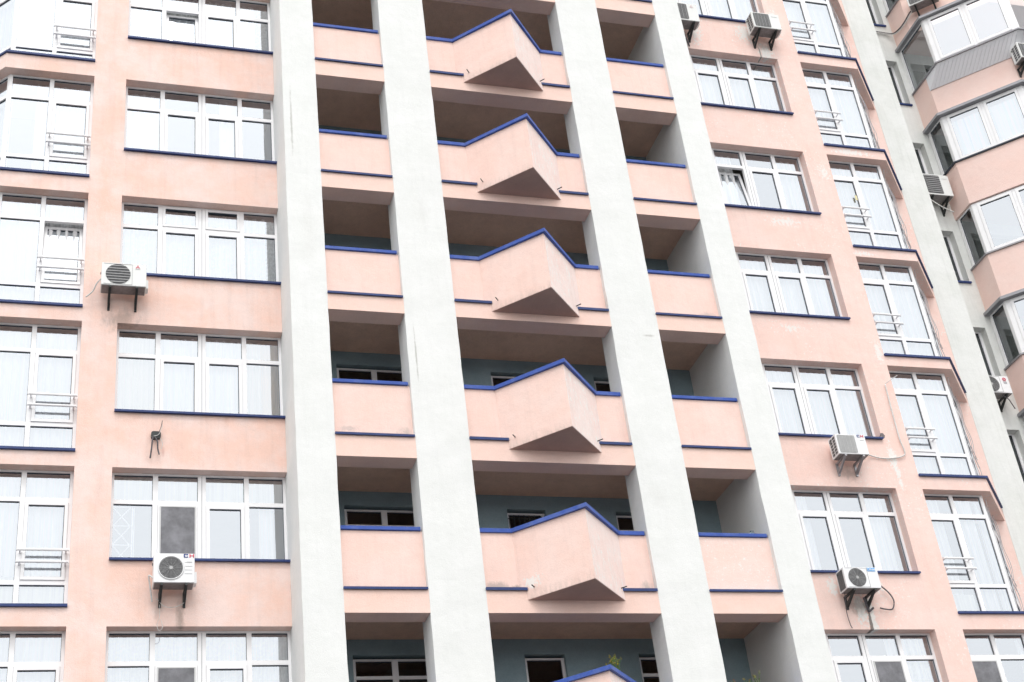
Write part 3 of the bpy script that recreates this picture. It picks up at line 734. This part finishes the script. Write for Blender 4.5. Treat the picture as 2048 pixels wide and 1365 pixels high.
    if logo:
        m = MB(T)
        lx, lz = w_*.78, h*.74
        if logo in ('diamonds', 'diamonds_pale'):
            r = .046
            for a in (90, 210, 330):
                ca, sa = math.cos(R(a)), math.sin(R(a)); px, pz = -sa, ca
                pts = [(0, 0), (r*.5*ca+r*.29*px, r*.5*sa+r*.29*pz), (r*ca, r*sa), (r*.5*ca-r*.29*px, r*.5*sa-r*.29*pz)]
                m.add([(lx+.02+a_, y-.002, lz+.06+b_) for a_, b_ in pts], [(0, 1, 2, 3)])
            m.m = 1; m.box(lx-.025, lx+.065, y-.002, y+.001, lz+.012, lz+.022)
            m.build('logo', ['red', 'wire_light'] if logo == 'diamonds' else ['pale_red', 'pale_red'], t)
        elif logo == 'CH':
            s2 = .052*h/.5; bx, bz = w_*.73, h*.86
            def bar(a, b, c_, d_): m.box(bx+a*s2, bx+b*s2, y-.003, y+.001, bz+c_*s2, bz+d_*s2)
            m.m = 0; bar(0, .36, .1, 1.1); bar(.1, 1.3, 0, .26); bar(.1, 1.3, .92, 1.18); bar(1.08, 1.3, .8, .92); bar(1.08, 1.3, .26, .38)
            m.m = 1; bar(1.75, 2.05, 0, 1.18); bar(2.05, 2.85, .48, .70); bar(2.85, 3.15, 0, 1.18)
            m.build('logo', ['navy', 'red'], t)
            m = MB(T); m.box(w_*.80, w_*.93, y-.002, y+.001, h*.70, h*.715); m.build('caption', 'wire', t)
        elif logo == 'Midea':
            m.m = 0; m.box(w_*.70, w_*.93, y-.003, y+.001, h*.80, h*.97); m.m = 1
            text_mesh(m, 'Midea', .058, w_*.755, y-.005, h*.845, .001)
            cx, cz = w_*.735, h*.885
            m.tube([(cx+.022*math.cos(R(a)), y-.005, cz+.022*math.sin(R(a))) for a in range(60, 320, 20)], .0035, 4)
            m.build('logo', ['skyblue', 'ac_white'], t)
        elif logo == 'LG':
            m.m = 0; m.disc((w_*.84, h*.80), .052, y-.003); m.m = 2
            cx, cz = w_*.84, h*.80
            m.tube([(cx+.036*math.cos(R(a)), y-.005, cz+.036*math.sin(R(a))) for a in range(90, 361, 30)]+[(cx+.012, y-.005, cz)], .0035, 4)
            m.box(cx-.004, cx+.003, y-.007, y-.004, cz-.018, cz+.018); m.box(cx+.003, cx+.014, y-.007, y-.004, cz-.018, cz-.012); m.box(cx-.022, cx-.014, y-.007, y-.004, cz+.008, cz+.016)
            m.m = 1; text_mesh(m, 'LG', .075, w_*.79, y-.003, h*.56, .003)
            m.build('logo', ['red', 'inkgrey', 'ac_white'], t)
        elif logo == 'faint':
            m.box(w_*.72, w_*.92, y-.002, y+.001, h*.80, h*.815); m.build('caption', 'wire', t)
    for q in (w_*.20, w_*.80):
        m = MB(T)
        m.box(q-.022, q+.022, yf-.012, -.001, -.05, -.013); m.box(q-.022, q+.022, -.035, -.002, -bl, -.051)
        y0, z0_, y1, z1_ = yf+.03, -.051, -.035, -bl+.03
        m.add([(q-.02, y0, z0_), (q+.02, y0, z0_), (q+.02, y0+.07, z0_), (q-.02, y0+.07, z0_),
               (q-.02, y1, z1_), (q+.02, y1, z1_), (q+.02, y1, z1_+.08), (q-.02, y1, z1_+.08)],
              [(0,1,2,3),(7,6,5,4),(0,4,5,1),(1,5,6,2),(2,6,7,3),(3,7,4,0)])
        m.build('bracket', brk, t)
    return t, T
def pipe(parent, pts, r, mat, name='pipe', n=7):
    # Catmull-Rom through the points
    P = [Vector(p) for p in pts]; P = [P[0]]+P+[P[-1]]; out = []
    for i in range(1, len(P)-2):
        for s in range(6):
            t = s/6; a, b, c, d = P[i-1], P[i], P[i+1], P[i+2]
            out.append(.5*((2*b)+(c-a)*t+(2*a-5*b+4*c-d)*t*t+(3*b-a-3*c+d)*t*t*t))
    out.append(P[-2]); m = MB(); m.tube(out, r, n); return m.build(name, mat, parent, smooth=True)
t, T = ac('grey-white unit with slatted round grille and red three-diamond logo on the left pier', -4.107, YF, 3.78, .815, .50, style='slats_round', logo='diamonds')
pipe(t, [(-4.10, .80, 4.02), (-4.18, .84, 3.92), (-4.24, .92, 3.80), (-4.36, .95, 3.68)], .013, 'hose', 'drain_hose')
t, T = ac('white unit with large round black grille and CH lettering under a dark fly screen', -3.058, YF, -2.16, .672, .525, style='ring', logo='CH', case='ac_white', bl=.28)
pipe(t, [(-3.05, .80, -2.02), (-3.12, .85, -1.95), (-3.10, .9, -2.08), (-3.06, .98, -2.30), (-3.05, 1.0, -2.36)], .014, 'hose', 'drain_hose')
pipe(t, [(-2.98, .98, -2.30), (-2.86, .98, -2.44), (-2.70, .98, -2.46), (-2.55, .98, -2.40), (-2.48, .98, -2.30)], .005, 'hose', 'wire')
pipe(t, [(-2.93, 1.02, -2.30), (-2.92, 1.02, -2.60), (-2.96, 1.02, -2.75), (-2.93, 1.02, -2.86), (-2.87, 1.02, -2.80), (-2.90, 1.02, -2.66)], .004, 'hose', 'wire')
t, T = ac('white unit half hidden behind the rightmost pillar near the top edge', 8.93, YF, 12.68, .775, .57, style='rect', logo='diamonds_pale', d=.32)
pipe(t, [(9.40, .98, 12.64), (9.42, 1.0, 12.5), (9.46, 1.02, 12.42), (9.50, 1.03, 12.22)], .02, 'hose_dark')
t, T = ac('cream unit with dark square grille at the right end of the topmost sill', 11.18, YF, 12.755, .755, .50, style='rect_wide', logo='faint', side='grid', d=.33)
pipe(t, [(11.97, .85, 12.98), (12.03, .84, 13.02), (12.10, .83, 13.08)], .005, 'hose_dark', 'wire')
t, T = ac('white unit with pale grille, CH lettering and light steel brackets beside a blue sill', 10.50, YF, .785, .69, .455, style='rect_light', logo='CH', side='grid', case='ac_white', brk='steel')
pipe(t, [(11.22, .90, .96), (11.45, 1.02, .98), (11.75, 1.04, .93), (12.05, 1.04, .95), (12.27, 1.03, 1.01), (12.325, 1.03, 1.12), (12.29, 1.03, 1.4), (12.29, 1.03, 1.9), (12.30, 1.03, 2.4), (12.31, 1.03, 2.76)], .015, 'hose', 'insulated_pipe')
pipe(t, [(12.31, 1.02, 2.76), (12.42, .98, 2.83), (12.60, .92, 2.93)], .007, 'hose', 'wire')
t, T = ac('white unit with round grey grille and blue Midea sticker above cracked peeling render', 9.925, YF, -2.155, .745, .43, style='round', logo='Midea', side='slot', case='ac_white', bl=.28)
pipe(t, [(10.70, .86, -1.95), (10.90, .98, -1.98), (11.05, 1.0, -2.12), (11.10, 1.0, -2.28), (11.02, 1.0, -2.44), (10.86, 1.0, -2.44), (10.78, 1.04, -2.40)], .014, 'hose_dark')
pipe(t, [(10.42, .95, -2.22), (10.48, 1.0, -2.40), (10.50, 1.02, -2.48), (10.60, .98, -2.42)], .022, 'hose_dark')
pipe(t, [(9.97, .85, -2.17), (9.99, .98, -2.5), (10.03, 1.02, -2.75), (10.06, 1.03, -2.82)], .008, 'hose_dark', 'wire')
t, T = ac('white unit with horizontal slats in the narrow recess beside the pink bays', 16.64, 3.45, 9.97, .79, .68, style='slats', d=.32, logo='faint', gap=.12, bl=.36)
pipe(t, [(16.75, 3.1, 9.85), (16.95, 3.05, 9.62), (17.25, 3.0, 9.42)], .014, 'hose', 'drain_hose')
t, T = ac('white unit with dark round grille and red LG logo in the recess beside pink bays', 16.42, 3.45, 3.965, .80, .47, style='round', logo='LG', d=.3, gap=.12, case='ac_white')
pipe(t, [(16.95, 3.1, 3.93), (17.08, 3.08, 3.82), (17.16, 3.12, 3.74), (17.24, 3.15, 3.60)], .012, 'hose_dark')
t, T = ac('unit on the angled pink bay at the top edge with twin pipes', 17.73, 2.57, 16.10, .80, .55, rot=R(-45), style='rect', side='grid', d=.32, bl=.34)
pipe(t, [(17.72, 2.38, 16.25), (17.60, 2.50, 16.15), (17.50, 2.72, 15.98), (17.49, 3.0, 15.98), (17.48, 3.30, 16.08), (17.36, 3.40, 16.16), (17.05, 3.41, 16.18), (16.6, 3.41, 16.18)], .020, 'hose_dark')
pipe(t, [(17.72, 2.36, 16.18), (17.60, 2.48, 16.08), (17.50, 2.70, 15.92), (17.49, 2.98, 15.92), (17.48, 3.28, 16.03), (17.36, 3.38, 16.11), (17.05, 3.39, 16.13), (16.6, 3.39, 16.13)], .016, 'hose')
t, T = ac('unit with gridded side vent below the grey cladding at the right edge', 19.05, 1.15, 13.0, .80, .52, style='rect', side='grid', d=.33)

# ---------------------------------------------------------------- small things
t = thing('junction_box', (-3.03, 1.0, .78), 'small dark junction box with loose wires hanging between two windows', 'junction box')
m = MB(); pts = rrect(-3.12, -2.95, .77, .91, .04); n = len(pts)
m.add([(a, YF-.002, b) for a, b in pts]+[(a, YF-.07, b) for a, b in pts], [tuple(range(n))[::-1], tuple(range(n, 2*n))]+[(i, (i+1)%n, n+(i+1)%n, n+i) for i in range(n)])
m.build('box', 'black', t)
pipe(t, [(-3.09, 1.0, .80), (-3.10, .98, .68), (-3.11, .99, .55), (-3.13, 1.0, .36)], .014, 'hose_dark', 'cable')
pipe(t, [(-3.05, 1.0, .78), (-3.01, .97, .68), (-3.00, .99, .55), (-2.975, 1.0, .44)], .014, 'hose_dark', 'cable')
pipe(t, [(-3.02, .98, .80), (-2.97, .96, .92), (-2.945, .97, 1.02), (-2.93, .98, 1.12)], .006, 'hose_dark', 'wire')
pipe(t, [(-3.08, .97, .79), (-3.00, .97, .82), (-2.96, .97, .90), (-2.93, .98, 1.0), (-2.94, .98, 1.08)], .005, 'hose', 'wire')
pipe(t, [(-2.96, 1.0, .76), (-2.92, 1.0, .66), (-2.94, 1.02, .56)], .005, 'hose', 'wire')
# drinking glass on the coping
t = thing('glass_jar', (7.89, .17, F[0]+CAP[0]), 'small empty glass jar standing on the right-hand blue coping', 'jar')
m = MB(); n = 20; c0 = (7.89, .17); z = F[0]+CAP[0]
for r0, r1, a, b in ((.034, .036, 0, .095), (.031, .033, .006, .095)):
    m.add([(c0[0]+r*math.cos(2*math.pi*j/n), c0[1]+r*math.sin(2*math.pi*j/n), z+h) for r, h in ((r0, a), (r1, b)) for j in range(n)],
          [(j, (j+1)%n, n+(j+1)%n, n+j) for j in range(n)])
m.add([(c0[0]+.034*math.cos(2*math.pi*j/n), c0[1]+.034*math.sin(2*math.pi*j/n), z+.001) for j in range(n)], [tuple(range(n))])
m.build('jar_body', 'glass_dark', t, smooth=True)
m = MB(); m.tube([(c0[0]+.036*math.cos(2*math.pi*j/20), c0[1]+.036*math.sin(2*math.pi*j/20), z+.096) for j in range(20)], .003, 5, True); m.build('rim', 'wire', t)
# lattice panel inside the ground-row window of the left column
m = MB(); z0, z1 = HS[0]+.07, LH[0]-.64; u0, u1 = -3.72, -3.42
m.box(u1+.02, u1+.045, 1.36, 1.372, z0, z1); m.box(u1+.055, u1+.07, 1.36, 1.372, z0, z1)
for i in range(3):
    a, b = z0+(z1-z0)*i/3, z0+(z1-z0)*(i+1)/3
    for (za, zb_) in ((a, b), (b, a)):
        dx, dz = u1-u0, zb_-za; L_ = math.hypot(dx, dz); nx, nz = -dz/L_*.009, dx/L_*.009
        yy = 1.36 if za == a else 1.352
        m.add([(u0+nx, yy, za+nz), (u1+nx, yy, zb_+nz), (u1-nx, yy, zb_-nz), (u0-nx, yy, za-nz), (u0+nx, yy+.006, za+nz), (u1+nx, yy+.006, zb_+nz), (u1-nx, yy+.006, zb_-nz), (u0-nx, yy+.006, za-nz)],
              [(0,1,2,3),(7,6,5,4),(0,4,5,1),(2,6,7,3)])
    m.box(u0, u1, 1.344, 1.35, b-.009, b+.009)
o = m.build('lattice_panel', 'pvc'); tag(o, 'white crisscross lattice panel behind the left pane beside the dark fly screen', 'lattice')
# plants
def plant(name, label, x, y, z, n, h, spread, mats, pot, seed):
    rnd = random.Random(seed); t = thing(name, (x, y, z), label, 'plant')
    m = MB(); hd = MB()
    for i in range(n):
        a = rnd.random()*6.28; l = rnd.uniform(.55, 1)*h; bx, by = x+rnd.uniform(-1, 1)*spread*.6, y+rnd.uniform(-.4, .4)*.1
        tx, ty = bx+math.cos(a)*spread*.35, by+math.sin(a)*.08
        P = [(bx+(tx-bx)*s*s, by+(ty-by)*s*s, z+l*s) for s in (0, .25, .5, .75, 1)]
        m.tube(P, [.006, .005, .004, .003, .002], 4)
        for q in range(int(26*l/h)):
            s = rnd.uniform(.15, 1); px, py, pz = bx+(tx-bx)*s*s, by+(ty-by)*s*s, z+l*s
            b = rnd.random()*6.28; L_ = rnd.uniform(.02, .05)*(1.3-s*.6); dz = rnd.uniform(.0, .025)
            ex, ey = px+math.cos(b)*L_, py+math.sin(b)*L_; wx, wy = -math.sin(b)*.005, math.cos(b)*.005
            m.add([(px, py, pz), ((px+ex)/2+wx, (py+ey)/2+wy, pz+dz), (ex, ey, pz+dz*1.4), ((px+ex)/2-wx, (py+ey)/2-wy, pz+dz*.6)], [(0, 1, 2, 3)])
        for q in range(4):
            cx, cy, cz = tx+rnd.uniform(-.02, .02), ty+rnd.uniform(-.02, .02), z+l+rnd.uniform(-.03, .02); r = rnd.uniform(.006, .013)
            hd.add([(cx+r, cy, cz), (cx, cy+r, cz), (cx-r, cy, cz), (cx, cy-r, cz), (cx, cy, cz+r), (cx, cy, cz-r)], [(0,1,4),(1,2,4),(2,3,4),(3,0,4),(1,0,5),(2,1,5),(3,2,5),(0,3,5)])
    m.build('foliage', mats[0], t); hd.build('flowers', mats[1], t)
    m = MB(); p0 = [(x-pot*.42, y-.075), (x+pot*.42, y-.075), (x+pot*.42, y+.075), (x-pot*.42, y+.075)]; p1 = [(x-pot*.5, y-.095), (x+pot*.5, y-.095), (x+pot*.5, y+.095), (x-pot*.5, y+.095)]
    m.prism(p0, z-.22, z-.03, p1); m.box(x-pot*.52, x+pot*.52, y-.105, y+.105, z-.03, z+.005); m.build('planter', 'terracotta', t)
zc = F[-1]+CAP[-1]
plant('potted_plant', 'tall wispy green herb in a terracotta pot behind the lowest triangular parapet', 4.80, .42, zc+.12, 26, .62, .17, ('leaf', 'flower'), .34, 3)
plant('potted_plant', 'low dry orange flower heads in a box behind the lowest right-hand coping', 6.93, .42, zc+.02, 14, .20, .26, ('leaf', 'dryflower'), .60, 5)
plant('potted_plant', 'sparse green stems in a box beside the dry orange flowers', 7.45, .42, zc+.02, 5, .34, .24, ('leaf', 'flower'), .42, 9)
